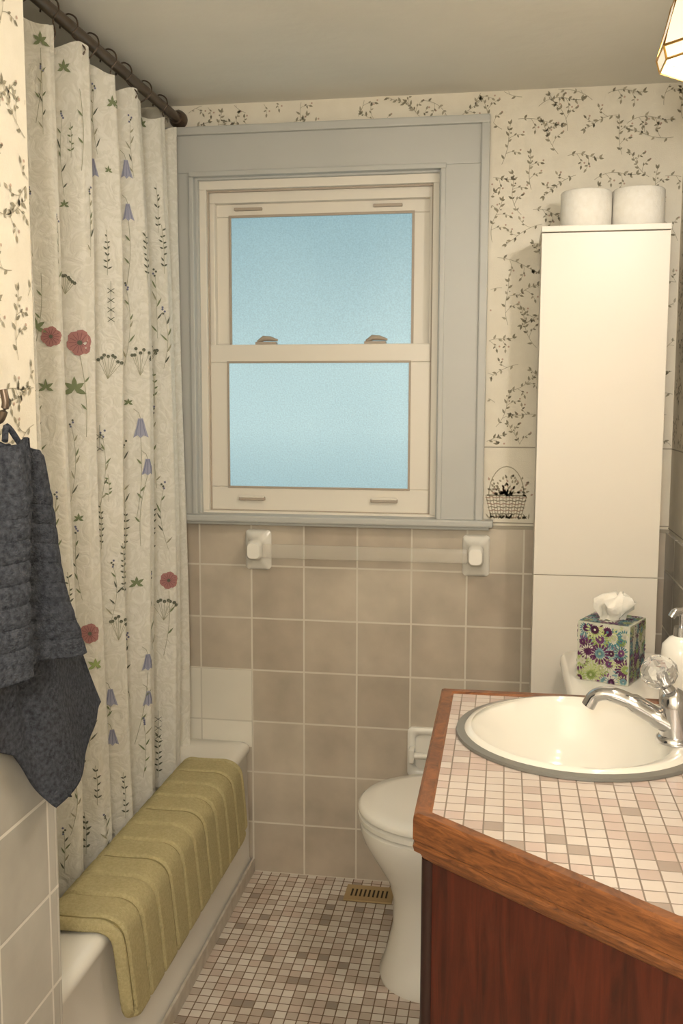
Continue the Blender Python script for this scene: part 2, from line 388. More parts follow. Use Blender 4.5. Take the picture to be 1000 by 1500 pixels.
# ---------------------------------------------------------------- bathtub
tub=empty('bathtub')
tx0,tx1,ty0,ty1=XL+.01,-.004,YE+.012,-.014
lp=[rrect(tx0,tx1+.0,ty0,ty1,.004,0),rrect(tx0,tx1,ty0,ty1,.004,.03),rrect(tx0,tx1-.006,ty0,ty1,.006,.05),rrect(tx0,tx1-.01,ty0,ty1,.01,.36),rrect(tx0,tx1-.002,ty0,ty1,.012,.372),
rrect(tx0,tx1-.002,ty0,ty1,.014,.386),rrect(tx0+.004,tx1-.008,ty0+.004,ty1-.004,.02,.396),rrect(tx0+.014,tx1-.02,ty0+.012,ty1-.012,.025,.40),
rrect(tx0+.06,tx1-.085,ty0+.08,ty1-.10,.12,.398),rrect(tx0+.07,tx1-.098,ty0+.09,ty1-.112,.12,.388),rrect(tx0+.09,tx1-.115,ty0+.12,ty1-.13,.13,.30),
rrect(tx0+.12,tx1-.14,ty0+.2,ty1-.17,.13,.12),rrect(tx0+.16,tx1-.18,ty0+.26,ty1-.24,.11,.075)]
loft('tub_shell',lp,M['tubm'],tub,True,True)
M['marble']=noisy('marble_strip',(206,198,184),(178,168,152),26,.35)
box('trim_1',-.0035,.004,YE+.012,-.010,.0005,.042,M['marble'],None,.002)
# ---------------------------------------------------------------- bath mat
def matbuild():
    prof=[(-.128,.330),(-.126,.375),(-.116,.402),(-.09,.4035),(-.04,.4035),(-.015,.402),(.002,.392),(.008,.372),(.012,.30),(.016,.195)]
    pc=catmull([(x,0,z) for x,z in prof],5)
    ds=[0]
    for a,b in zip(pc[:-1],pc[1:]):ds.append(ds[-1]+(b-a).length)
    Ls=ds[-1]
    ny=330;ns=70;y0,y1=-1.085,-.225
    V=[];Fc=[];G=[]
    def at(s):
        s=min(max(s,0),Ls)
        for i in range(len(ds)-1):
            if ds[i+1]>=s:
                t=(s-ds[i])/(ds[i+1]-ds[i]+1e-9);p=pc[i].lerp(pc[i+1],t);d=(pc[i+1]-pc[i]).normalized();return p,Vector((-d.z,0,d.x))
    rc=.06
    for layer in (0,1):
        for j in range(ny+1):
            y=y0+(y1-y0)*j/ny
            e=min(y-y0,y1-y);smax=Ls
            if e<rc:smax=Ls-(rc-math.sqrt(max(0,rc*rc-(rc-e)**2)))
            g=(y-y0-.022)/.0816
            gd=abs(g-round(g))*.0816
            for i in range(ns+1):
                s=smax*i/ns
                p,n=at(s)
                th=.020-.010*math.exp(-(gd/.005)**2)
                ed=min(smax-s,e,s+.004)
                if ed<.012:th*=math.sqrt(max(.02,1-(1-ed/.012)**2))
                if abs(ed-.020)<.0025:th-=.003
                off=(.0015+th) if layer else .0012
                yy=y+.05*(max(0,s-.14)/Ls)
                V.append((p.x+n.x*off,yy,p.z+n.z*off));G.append(1 if gd<.0022 and ed>.014 else 0)
    K=(ny+1)*(ns+1);mi=[]
    for l in (0,1):
        for j in range(ny):
            for i in range(ns):
                a=l*K+j*(ns+1)+i;f=(a,a+1,a+ns+2,a+ns+1);Fc.append(f if l else f[::-1]);mi.append(1 if l and sum(G[q] for q in f)>=2 else 0)
    B=[j*(ns+1) for j in range(ny+1)]
    E=[j*(ns+1)+ns for j in range(ny+1)]
    for A in (B,E,list(range(ns+1)),[ny*(ns+1)+i for i in range(ns+1)]):
        for a,b in zip(A[:-1],A[1:]):Fc.append((a,b,b+K,a+K));mi.append(0)
    o=mk('bath_mat',V,Fc,[M['mat'],M['matg']],None,True,mi);recalc(o)
matbuild()
# ---------------------------------------------------------------- shower curtain
RX,RZ=-.196,2.147
NY=900
ys=np.linspace(-1.31,-.062,NY)
ph=2*np.pi*(ys+1.31)/.150+1.1*np.sin(ys*7.3)+.6*np.sin(ys*13+1)
xs=RX+.043*np.sin(ph)+.013*np.sin(2*ph+1)+.005*np.sin(4.3*ph)
fade=np.clip((-.04-ys)/.12,0,1);xs=RX+(xs-RX)*(.4+.6*fade)
sa=np.concatenate([[0],np.cumsum(np.hypot(np.diff(xs),np.diff(ys)))])
SL=sa[-1]
def cur(s,z,off=0):
    s=min(max(s,0),SL);y=np.interp(s,sa,ys);x=np.interp(s,sa,xs)
    e=.002
    dx=np.interp(min(s+e,SL),sa,xs)-np.interp(max(s-e,0),sa,xs);dy=np.interp(min(s+e,SL),sa,ys)-np.interp(max(s-e,0),sa,ys)
    l=math.hypot(dx,dy) or 1
    w=1-.28*max(0,(z-1.7)/.45)
    x=RX+(x-RX)*w+.007*math.sin(3.1*z+8*y)
    return (float(x+off*dy/l),float(y-off*dx/l),z)
sc=empty('shower_curtain')
NS,NZ=520,46;V=[];Fc=[]
for j in range(NZ+1):
    for i in range(NS+1):
        s=SL*i/NS
        top=RZ-.036-.010*(1-math.cos(2*math.pi*s/ (SL/12)))
        z=.33+(top-.33)*j/NZ
        V.append(cur(s,z))
for j in range(NZ):
    for i in range(NS):
        a=j*(NS+1)+i;Fc.append((a,a+1,a+NS+2,a+NS+1))
mk('curtain_cloth',V,Fc,M['curtain'],sc,True)
def hit(u,v):
    d=F+R2*(u-500)/FP+U2*(750-v)/FP
    cr=[(xs[i]-CO[0])*d[1]-(ys[i]-CO[1])*d[0] for i in range(0,NY,3)]
    for k in range(len(cr)-1):
        if cr[k]*cr[k+1]<=0:
            i=k*3;t=(ys[i]-CO[1])/d[1]
            return sa[i],CO[2]+t*d[2],t/FP
    k=int(np.argmin(np.abs(cr)))*3;t=(ys[k]-CO[1])/d[1];return sa[k],CO[2]+t*d[2],t/FP
CP=Painter(lambda u,v:cur(u,v,.0022))
C={'red':base('print_poppy',(164,116,112),.8),'redd':base('print_poppy_dark',(122,76,80),.8),'blue':base('print_bluebell',(156,157,176),.8),'blued':base('print_blue_dark',(110,112,136),.8),
'green':base('print_green',(118,127,92),.8),'gd':base('print_dark_green',(94,96,80),.8),'stem':base('print_stem',(160,156,131),.8),'lg':base('print_light_green',(150,165,104),.8)}
def cst_(f):
    def g(u,v,*a,**k):
        s,z,m=hit(u,v);return f(s,z,m,*a,**k)
    return g
@cst_
def poppy(s,z,m,r=18):
    R_=r*m
    for k in range(6):
        a=2*math.pi*k/6+.3
        CP.blob(s+R_*.5*math.cos(a),z+R_*.5*math.sin(a),R_*.52,C['red'],9)
    CP.fn=lambda u,v:cur(u,v,.0027)
    for k in range(14):
        a=2*math.pi*k/14;CP.stroke([(s+R_*.2*math.cos(a),z+R_*.2*math.sin(a)),(s+R_*.8*math.cos(a),z+R_*.8*math.sin(a))],.001,C['redd'])
    CP.blob(s,z,R_*.2,C['gd']);CP.fn=lambda u,v:cur(u,v,.0022)
@cst_
def bell(s,z,m,r=14):
    r*=m
    CP.poly([(s-.25*r,z+r),(s+.25*r,z+r),(s+.5*r,z),(s+.8*r,z-r),(s+.3*r,z-.75*r),(s,z-r*1.05),(s-.3*r,z-.75*r),(s-.75*r,z-r),(s-.45*r,z)],C['blue'])
    CP.fn=lambda u,v:cur(u,v,.0027)
    for t in (-.35,0,.35):CP.stroke([(s+t*.4*r,z+.9*r),(s+t*1.4*r,z-.8*r)],.0012,C['blued'])
    CP.fn=lambda u,v:cur(u,v,.0022)
    CP.stroke([(s,z+r),(s-.2*r,z+1.6*r),(s-.7*r,z+2*r)],.0012,C['stem'])
@cst_
def leafs(s,z,m,r=16,col='green',n=5):
    r*=m
    for k in range(n):
        a=-.4+k*(math.pi+.8)/(n-1);CP.leaf(s,z,a,r*random.uniform(.8,1.1),r*.42,C[col])
@cst_
def fern(s,z,m,h=60,col='gd',w=7):
    h*=m;w*=m;n=max(4,int(h/(8.5*m)))
    CP.stroke([(s,z-h/2-10*m),(s+.2*w,z),(s-.1*w,z+h/2)],.0010,C['stem'])
    for k in range(n):
        zz=z-h/2+h*k/n
        for sd in (-1,1):
            if random.random()<.85:CP.leaf(s+.05*w,zz+random.uniform(-1,1)*m,math.pi/2+sd*random.uniform(.6,1.2),w*random.uniform(.6,1.2),w*.38,C[col])
@cst_
def crosses(s,z,m,h=60):
    h*=m;n=int(h/(12*m))
    CP.stroke([(s,z-h/2),(s,z+h/2)],.0009,C['gd'])
    for k in range(n):
        zz=z-h/2+h*k/n;r=6*m
        for a in (.6,2.5,-.6,-2.5):CP.stroke([(s,zz),(s+r*math.cos(a),zz+r*math.sin(a))],.0014,C['gd'])
@cst_
def berries(s,z,m,h=50):
    h*=m
    for k in range(8):
        a=.4+k*.28;x=s+h*.5*math.cos(a)*random.uniform(.6,1);zz=z+h*.5*math.sin(a)*random.uniform(.6,1)
        CP.stroke([(s,z-h*.3),(x,zz)],.0009,C['stem']);CP.blob(x,zz,2.7*m,C['gd'],6)
@cst_
def wild(s,z,m,h=90):
    h*=m;b=random.uniform(-.12,.12)*h
    pts=[(s+b*math.sin(i/10*2.6),z-h/2+h*i/10) for i in range(11)]
    CP.stroke(pts,.0009,C['stem'])
    for i in (1,3,5,6,8):
        CP.leaf(pts[i][0],pts[i][1],math.pi/2+random.choice([-1,1])*random.uniform(.3,.8),random.uniform(9,17)*m,2.6*m,C[random.choice(['gd','green','stem'])])
    for i in range(4):CP.blob(pts[-1][0]+random.uniform(-3,3)*m,pts[-1][1]+i*3*m,1.7*m,C[random.choice(['gd','blued'])],6)
def stem(u0,v0,u1,v1,bend=4):
    a=hit(u0,v0);b=hit(u1,v1);pts=[]
    for i in range(13):
        t=i/12;pts.append((a[0]+(b[0]-a[0])*t+bend*a[2]*math.sin(t*math.pi),a[1]+(b[1]-a[1])*t))
    if abs(a[0]-b[0])<.12:
        CP.stroke(pts,.0012,C['stem'])
        for i in (4,8):CP.leaf(pts[i][0],pts[i][1],math.pi/2+random.choice([-.7,.7]),12*a[2],3*a[2],C['green'])
stem(125,520,133,640);stem(208,640,200,760);stem(215,695,210,800,-5);stem(222,985,205,1090);stem(165,1090,150,1180);stem(68,70,62,180);stem(65,400,60,500)
stem(165,1030,158,1060);stem(120,130,122,250);stem(187,320,185,420);stem(137,260,135,330);stem(248,865,243,960)
for a in [(125,502,19),(86,493,15),(248,850,13),(135,928,15)]:poppy(*a)
for a in [(137,246,13),(186,248,13),(188,311,12),(208,627,14),(215,684,12),(166,1022,13),(222,970,12),(221,1023,11),(167,1080,12)]:bell(*a)
for a in [(68,60,15),(97,100,13),(66,480,16),(118,570,20),(168,152,12),(215,182,10),(140,975,12,'lg'),(207,855,12),(78,568,12),(60,1010,12),(160,250,7),(100,300,8),(190,590,8),(120,760,9)]:leafs(*a)
for a in [(155,365,55),(212,370,60),(45,270,60,'green'),(158,765,60),(185,830,70),(152,820,30),(225,770,60),(187,770,50),(130,1215,55,'gd',10),(140,1145,50),(185,1160,60),(237,1100,60),(165,710,30,'green'),(235,300,60),(245,360,60),(110,200,40,'green'),(100,860,45),(230,560,40,'green'),(112,1060,45,'green')]:fern(*a)
for a in [(163,440,55),(218,440,55),(238,1060,40),(150,640,35)]:crosses(*a)
for a in [(160,540),(205,535),(180,925,45),(240,895,45),(220,525,40),(100,420,36),(115,1120,36)]:berries(*a)
for a in [(75,150),(100,230,110),(140,180),(200,220,80),(90,370),(135,330),(180,480,110),(230,450),(70,640,110),(110,680,110),(150,690,100),(232,660,110),(95,780,100),(125,830,100),(170,870,80),(225,900,110),(110,960,90),(195,980,90),(130,1050,90),(150,1230,60),(105,1180,90),(215,1100,80),(185,700,90),(245,760,90),(240,500,80),(80,900,90),(55,330,90),(50,560,90),(95,1250,60)]:wild(*a)
CP.done('floral_print',sc)
rod=empty('curtain_rod')
sweep('rod_tube',[(RX,-.006,RZ),(RX,YE+.004,RZ)],.0125,M['bronze'],rod,18)
sweep('end_flange',[(RX,-.002,RZ),(RX,-.016,RZ),(RX,-.03,RZ)],[.024,.024,.017],M['bronze'],rod,24)
sweep('end_flange_2',[(RX,YE+.002,RZ),(RX,YE+.016,RZ),(RX,YE+.03,RZ)],[.03,.03,.017],M['bronze'],rod,24)
for k in range(12):
    s=SL*(k+.02)/12;x,y,z=cur(s,RZ-.05)
    sweep('ring_%d'%(k+1),catmull([(x,y,z-.010),(x+.004,y,z+.004)]+[(RX+.02*math.cos(t),y,RZ+.022*math.sin(t)) for t in [-1.2,-.3,.6,1.57,2.5,3.4]],4),.0018,M['bronze'],rod,8)
# ---------------------------------------------------------------- towel + hook
hk=empty('towel_hook')
sweep('hook_plate',[(XN+.001,-1.512,1.40),(XN+.007,-1.512,1.40)],[.022,.02],M['bronze'],hk,20)
sweep('hook_arm',catmull([(XN+.004,-1.522,1.395),(XN+.02,-1.522,1.372),(XN+.034,-1.522,1.355),(XN+.044,-1.522,1.375),(XN+.042,-1.522,1.395)],6),[.005]*25,M['bronze'],hk,10)
sweep('hook_upper',catmull([(XN+.004,-1.522,1.405),(XN+.022,-1.522,1.42),(XN+.030,-1.522,1.445)],6),[.004]*13,M['bronze'],hk,10)
tw=empty('hand_towel')
def panel(name,top,bot,x0,nf,amp,seed,ribs=None,drop=0):
    n,mj=80,150;V=[];Fc=[]
    rnd=random.Random(seed);p0=rnd.uniform(0,6)
    def pl(P,t):
        k=len(P)-1;i=min(int(t*k),k-1);f=t*k-i;return [P[i][a]+(P[i+1][a]-P[i][a])*f for a in range(2)]
    for j in range(mj+1):
        v=j/mj
        for i in range(n+1):
            u=i/n;a=pl(top,u);b=pl(bot,u)
            e=v**.75
            y=a[0]+(b[0]-a[0])*e;z=a[1]+(b[1]-a[1])*v
            x=x0+amp*(.5+.5*v)*(math.sin(u*math.pi*2*nf+p0+.9*v)+.35*math.sin(u*math.pi*4.6*nf+p0*2-1.3*v))+.008*math.sin(v*4+u*3)
            x+=-.012*(1-v)
            rb=0
            if ribs and ribs[0]<v<ribs[1]:
                w=max(0,min(1,(v-ribs[0])/.08,(ribs[1]-v)/.04,u/.06,(1-u)/.06))
                rb=.0042*w*(abs(math.sin((z+.007*math.sin(u*7))*math.pi/.027))-.5)
            y+=.004*math.sin(v*9+seed)*(u if u>.5 else 0)
            V.append((x+rb,y,z))
    for j in range(mj):
        for i in range(n):
            a=j*(n+1)+i;Fc.append((a,a+n+1,a+n+2,a+1))
    o=mk(name,V,Fc,M['towel'],tw,True)
    md=o.modifiers.new('th','SOLIDIFY');md.thickness=.006;md.offset=1
    return o
panel('back_fall',[(-1.60,1.30),(-1.54,1.33),(-1.485,1.305)],[(-1.66,.98),(-1.50,.90),(-1.43,.800),(-1.30,.85),(-1.232,.895)],.073,1.5,.015,3)
panel('front_fall',[(-1.60,1.31),(-1.54,1.335),(-1.478,1.312)],[(-1.74,1.03),(-1.58,1.035),(-1.50,1.03),(-1.425,1.03)],.104,1.6,.019,5,(.16,.95))
sweep('hang_loop',catmull([(.085,-1.51,1.325),(.074,-1.522,1.348),(.08,-1.54,1.33)],5),.004,M['towel'],tw,8)
sweep('care_tag',[(.075,-1.405,.83),(.08,-1.39,.80)],[.009,.008],M['towel'],tw,6,flat=.2)
# ---------------------------------------------------------------- vanity
va=empty('bathroom_vanity')
ZT=.80
dn=Vector((.322,-.255)).normalized()
def inset(d):
    x=.589+d
    nrm=Vector((.255,.322)).normalized()
    px,py=.589+nrm.x*d,-1.374+nrm.y*d
    t=(x-px)/dn.x;yl=py+dn.y*t
    xr=XR-.009;t2=(xr-px)/dn.x;yr=py+dn.y*t2
    return [(xr,-.75-d),(x,-.75-d),(x,yl),(xr,yr)]
o1=inset(.026)
SC=(.845,-.989);SR=.212
def plate(name,poly,z,hole,m,parent):
    bm=bmesh.new();ed=[]
    for lp_ in ([poly,hole] if hole else [poly]):
        vs=[bm.verts.new((p[0],p[1],z)) for p in lp_]
        for a,b in zip(vs,vs[1:]+vs[:1]):ed.append(bm.edges.new((a,b)))
    bmesh.ops.triangle_fill(bm,use_beauty=True,use_dissolve=False,edges=ed,normal=(0,0,1))
    bmesh.ops.recalc_face_normals(bm,faces=bm.faces)
    for f in bm.faces:
        if f.normal.z<0:f.normal_flip()
    me=bpy.data.meshes.new(name);bm.to_mesh(me);bm.free();me.materials.append(m)
    return link(bpy.data.objects.new(name,me),parent)
plate('tile_top',o1,ZT,[(SC[0]+(SR-.006)*math.cos(t*math.pi/32),SC[1]+(SR-.006)*math.sin(t*math.pi/32)) for t in range(64)],M['ctile'],va)
prof=[(.026,-.012),(.026,.001),(.022,.004),(.006,.004),(.001,.001),(0,-.006),(0,-.034),(.003,-.037),(.003,-.041),(.0,-.044),(.002,-.052),(.010,-.056),(.014,-.064),(.018,-.068),(.026,-.068)]
V=[];Fc=[];n=len(prof)
for d,z in prof:
    for p in inset(d):V.append((p[0],p[1],ZT+z))
for i in range(n):
    k=(i+1)%n
    for j in range(3):Fc.append((i*4+j,i*4+j+1,k*4+j+1,k*4+j))
o=mk('oak_edging',V,Fc,M['oak'],va);recalc(o)
b0=inset(.02)
V=[(p[0],p[1],z) for z in (.0,ZT-.064) for p in b0]
Fc=[(0,1,5,4),(1,2,6,5),(2,3,7,6),(3,0,4,7),(3,2,1,0)]
o=mk('cabinet_body',V,Fc,M['cherry'],va);recalc(o)
cx,cy=b0[2]
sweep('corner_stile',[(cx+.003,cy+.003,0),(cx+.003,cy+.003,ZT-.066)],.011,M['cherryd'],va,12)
# sink
sk=empty('bathroom_sink')
X,Y=SC
ring=[ell(X,Y,SR+.003,SR+.003,ZT+.001,64),ell(X,Y,SR+.002,SR+.002,ZT+.006,64),ell(X,Y,SR-.012,SR-.012,ZT+.008,64),ell(X,Y,SR-.014,SR-.014,ZT+.004,64)]
loft('seal_ring',ring,M['gray'],sk)
bx=X-.018
bowl=[ell(X,Y,SR-.011,SR-.011,ZT+.006,64),ell(X,Y,SR-.016,SR-.016,ZT+.012,64),ell(X,Y,SR-.024,SR-.024,ZT+.013,64),ell(bx,Y,.178,.182,ZT+.008,64),ell(bx,Y,.168,.174,ZT-.004,64),
ell(bx,Y,.155,.163,ZT-.04,64),ell(bx,Y,.130,.138,ZT-.085,64),ell(bx,Y,.09,.095,ZT-.115,64),ell(bx,Y,.04,.04,ZT-.127,64),ell(bx,Y,.022,.022,ZT-.13,64)]
loft('basin',bowl,M['white'],sk,False,True)
sweep('drain',[(bx,Y,ZT-.129),(bx,Y,ZT-.126),(bx,Y,ZT-.124)],[.024,.024,.018],M['chrome'],sk,24)
sweep('overflow',[(bx-.161,Y-.02,ZT-.028),(bx-.156,Y-.02,ZT-.03)],[.006,.006],M['dark'],sk,12)
# faucet
fa=empty('faucet')
fx,fy=1.000,-1.02
sweep('base_flange',[(fx,fy,ZT+.010),(fx,fy,ZT+.018),(fx,fy,ZT+.024)],[.031,.031,.024],M['chrome'],fa,28)
sweep('body',[(fx,fy,ZT+.02),(fx,fy,ZT+.045),(fx-.002,fy,ZT+.07),(fx-.006,fy,ZT+.09),(fx-.01,fy,ZT+.098)],[.026,.0245,.023,.021,.012],M['chrome'],fa,28)
sweep('spout',catmull([(fx-.005,fy,.838),(.965,-1.015,.853),(.925,-1.01,.873),(.89,-1.005,.883),(.868,-1.0,.876),(.857,-1.0,.858)],6),[.023]*6+[.020]*6+[.0165]*6+[.015]*6+[.0145]*7,M['chrome'],fa,18,flat=.8)
sweep('stem_collar',[(fx-.010,fy,ZT+.094),(fx-.018,fy,ZT+.104)],[.011,.010],M['chrome'],fa,16)
bm=bmesh.new();bmesh.ops.create_icosphere(bm,subdivisions=2,radius=.032)
for v in bm.verts:v.co=Vector((fx-.030+v.co.x,fy+v.co.y,.929+v.co.z*.92))
me=bpy.data.meshes.new('crystal_knob');bm.to_mesh(me);bm.free();me.materials.append(M['crystal']);link(bpy.data.objects.new('crystal_knob',me),fa)
sweep('knob_core',[(fx-.018,fy,.905),(fx-.028,fy,.93)],[.008,.006],M['chrome'],fa,12)
# soap dispenser
sd=empty('soap_dispenser')
dx,dy=1.044,-.79
loft('bottle',[ell(dx,dy,r,r,z,32) for r,z in [(.033,ZT+.001),(.036,ZT+.006),(.036,ZT+.10),(.034,ZT+.122),(.022,ZT+.136),(.014,ZT+.14)]],M['soap'],sd,True,True)
sweep('pump_collar',[(dx,dy,ZT+.139),(dx,dy,ZT+.157)],[.015,.014],M['chrome'],sd,20)
sweep('pump_stem',[(dx,dy,ZT+.155),(dx,dy,ZT+.182)],.005,M['chrome'],sd,12)
sweep('pump_head',catmull([(dx+.014,dy,ZT+.186),(dx-.002,dy,ZT+.187),(dx-.014,dy-.004,ZT+.185),(dx-.020,dy-.005,ZT+.176)],5),.0075,M['chrome'],sd,12)
# ---------------------------------------------------------------- toilet
to=empty('toilet')
cy=-.44
def tl(x0,x1,w,z,p=2.3):
    o=[];n=56;cxx=x0+w*1.15 if x1-x0>2.4*w else (x0+x1)/2
    for i in range(n):
        t=2*math.pi*i/n;c,s=math.cos(t),math.sin(t)
        ax_=(cxx-x0) if c<0 else (x1-cxx)
        pw=p if c<0 else 3.2
        o.append((cxx+ax_*math.copysign(abs(c)**(2/pw),c),cy+w*math.copysign(abs(s)**(2/pw),s),z))
    return o
loft('bowl_pedestal',[tl(.432,.98,.135,0),tl(.430,.98,.137,.012),tl(.445,.97,.125,.05),tl(.462,.96,.112,.13),tl(.462,.96,.112,.20),tl(.448,.95,.125,.25),tl(.418,.94,.152,.30),tl(.392,.93,.172,.345),tl(.382,.93,.180,.375),tl(.382,.93,.180,.388),tl(.39,.925,.174,.393)],M['white'],to,True,True)
loft('seat',[tl(.384,.84,.176,.394,2.1),tl(.376,.845,.184,.398,2.1),tl(.376,.845,.184,.408,2.1),tl(.382,.84,.178,.412,2.1)],M['white'],to,True,True)
loft('lid',[tl(.386,.84,.176,.4135,2.1),tl(.376,.845,.186,.418,2.1),tl(.376,.845,.186,.426,2.1),tl(.384,.84,.178,.433,2.1),tl(.42,.81,.15,.437,2.1)],M['white'],to,True,True)
loft('rear_deck',[rrect(.84,1.08,-.60,-.28,.03,.30),rrect(.84,1.10,-.62,-.26,.03,.40)],M['white'],to,True,True)
loft('tank',[rrect(.90,1.115,-.645,-.265,.04,.402),rrect(.88,1.12,-.665,-.25,.045,.44),rrect(.868,1.124,-.675,-.243,.05,.735)],M['white'],to,True,True)
loft('tank_lid',[rrect(.862,1.124,-.68,-.24,.05,.736),rrect(.850,1.127,-.69,-.234,.055,.742),rrect(.850,1.127,-.69,-.234,.055,.757),rrect(.858,1.124,-.683,-.24,.05,.765)],M['white'],to,True,True)
sweep('flush_lever',[(.866,-.62,.69),(.855,-.62,.69),(.853,-.60,.688),(.853,-.56,.684)],[.008,.006,.005,.006],M['chrome'],to,10)
# ---------------------------------------------------------------- tissue box
tb=empty('tissue_box')
bxc,byc,bz=.951,-.47,.766;hs=.058;hh=.132;ang=math.radians(-24)
ca,sa_=math.cos(ang),math.sin(ang)
def tr(x,y,z):return (bxc+x*ca-y*sa_,byc+x*sa_+y*ca,bz+z)
V=[tr(x,y,z) for z in (0,hh) for x,y in [(-hs,-hs),(hs,-hs),(hs,hs),(-hs,hs)]]
M['boxbase']=base('box_card',(200,200,182),.5)
mk('carton',V,[(0,3,2,1),(4,5,6,7),(0,1,5,4),(1,2,6,5),(2,3,7,6),(3,0,4,7)],M['boxbase'],tb)
cols=[base('burst_%d'%i,c,.5) for i,c in enumerate([(96,44,88),(76,126,134),(150,168,96),(122,70,120),(120,160,166),(84,38,72),(186,194,140),(210,206,190)])]
faces=[lambda u,v,e:tr(u,-hs-e,v),lambda u,v,e:tr(-hs-e,-u,v),lambda u,v,e:tr(hs+e,u,v),lambda u,v,e:tr(u,v-hh/2,hh+e)]
order=[2,4,1,6,0,3,5,7]
for fi,fn in enumerate(faces):
    rnd=random.Random(31+fi);lay=[0]
    P=Painter(lambda u,v:fn(u,v,.0004+lay[0]*.00004))
    lo,hi=(hh/2-hs,hh/2+hs) if fi==3 else (0,hh)
    cells=[(a,b) for a in range(4) for b in range(5)]*2;rnd.shuffle(cells)
    for k,(ca_,cb_) in enumerate(cells):
        lay[0]=k
        u=-hs+2*hs*(ca_+rnd.uniform(.1,.9))/4;v=lo+(hi-lo)*(cb_+rnd.uniform(.1,.9))/5
        rr=rnd.uniform(.014,.026);col=cols[order[rnd.randrange(8)]];col2=cols[order[rnd.randrange(8)]]
        if fi==3 and abs(u)<.03 and abs(v-hh/2)<.04:continue
        for q_ in range(16):
            a=2*math.pi*q_/16
            for r0,r1,cc in ((.45,1,col),(.1,.5,col2)):
                x0,y0=u+rr*r0*math.cos(a),v+rr*r0*math.sin(a);l=rr*(r1-r0)
                x1,y1=x0+l*math.cos(a),y0+l*math.sin(a)
                if all(abs(x)<hs-.0005 for x in (x0,x1)) and all(lo<y<hi-.0005 for y in (y0,y1)):P.leaf(x0,y0,a,l,rr*.22,cc)
    P.done('flower_print_%d'%fi,tb)
lps=[]
for k,(z,r) in enumerate([(0,.026),(.012,.024),(.026,.036),(.042,.04),(.054,.028),(.062,.008)]):
    lps.append([tr(-.005+.004*k+r*(1+.25*math.sin(5*t*2*math.pi/40+k)+.15*math.sin(11*t*2*math.pi/40))*math.cos(2*math.pi*t/40)*1.0,r*.75*(1+.25*math.sin(4*t*2*math.pi/40+2))*math.sin(2*math.pi*t/40),hh-.004+z+.007*math.sin(3*t*2*math.pi/40+k)) for t in range(40)])
loft('tissue',lps,M['paperw'],tb,False,True)
# ---------------------------------------------------------------- tall cabinet
cb=empty('storage_cabinet')
c1,c2,cf=.782,1.083,-.2268
box('carcass',c1+.004,c2-.004,cf+.02,-.012,.0,1.786,M['lam'],cb,.001)
box('top_panel',c1,c2,cf-.004,-.012,1.786,1.80,M['lam'],cb,.0015)
box('upper_door',c1+.001,c2-.001,cf,cf+.018,.952,1.784,M['lam'],cb,.001)
box('lower_door',c1+.001,c2-.001,cf,cf+.018,.06,.950,M['lam'],cb,.001)
box('plinth',c1+.004,c2-.004,cf+.012,cf+.02,.0,.058,M['lam'],cb)
box('door_gap',c1+.003,c2-.003,cf+.003,cf+.019,.9495,.9525,M['lame'],cb)
# ---------------------------------------------------------------- toilet rolls on top
def roll(x,y,z,r=.058,h=.095):
    e=empty('toilet_paper_roll')
    pr=[(.021,0),(r-.003,0),(r,.003),(r,h-.003),(r-.003,h),(.021,h),(.021,0)]
    loft('paper_roll',[ell(x,y,a,a,z+b,48) for a,b in pr],M['paperw'],e)
    loft('core',[ell(x,y,.0208,.0208,z+b,32) for b in (.001,h-.001)],M['regis'],e)
roll(.892,-.125,1.801,.062);roll(1.018,-.12,1.801,.063,.098)
# ---------------------------------------------------------------- towel bar
br=empty('towel_bar')
for i,x in enumerate((.022,.634)):
    loft('bracket_%d'%(i+1),[[(px,-py,pz) for px,pz,py in [(a,b,d) for a,b,_ in rrect(x-w,x+w,zc-h,zc+h,r,0)]] for w,h,r,d,zc in [(.037,.057,.012,.0085,.962),(.037,.057,.012,.014,.962),(.031,.05,.012,.020,.962),(.022,.036,.014,.030,.966),(.02,.028,.014,.05,.968),(.021,.026,.013,.066,.966),(.017,.021,.012,.074,.966)]],M['white'],br,True,True)
loft('acrylic_bar',[[(a,-.052+d,b) for a,d,b in [(x,.009*math.copysign(abs(math.cos(t))**.6,math.cos(t)),.964+.020*math.copysign(abs(math.sin(t))**.6,math.sin(t))) for t in [2*math.pi*k/24 for k in range(24)]]] for x in (.045,.2,.4,.611)],M['bar'],br,True,True)
# paper holder recess
ph_=empty('toilet_paper_holder')
hx0,hx1,hz0,hz1=.452,.612,.325,.468
fr=[]
for d,w in [(.0085,0),(.018,0),(.022,.006),(.022,.016),(.014,.022)]:
    fr.append([(a,-d,b) for a,b,_ in rrect(hx0+w,hx1-w,hz0+w,hz1-w,.014,0)])
loft('ceramic_frame',fr,M['white'],ph_)
box('recess_back',hx0+.02,hx1-.02,-.012,-.009,hz0+.02,hz1-.02,M['white'],ph_)
for i,x in enumerate((hx0+.014,hx1-.014)):box('post_%d'%(i+1),x-.008,x+.008,-.055,-.015,.375,.415,M['white'],ph_,.005,4)
sweep('roller',[(hx0+.02,-.042,.395),(hx1-.02,-.042,.395)],.009,M['white'],ph_,14)
# floor register
rg=empty('floor_register')
box('register_frame',.288,.424,-.137,-.05,.0005,.006,M['regis'],rg,.002)
for k in range(9):
    x=.305+k*.0122;box('slot_%d'%k,x,x+.005,-.115,-.075,.0055,.0064,M['dark'],rg)
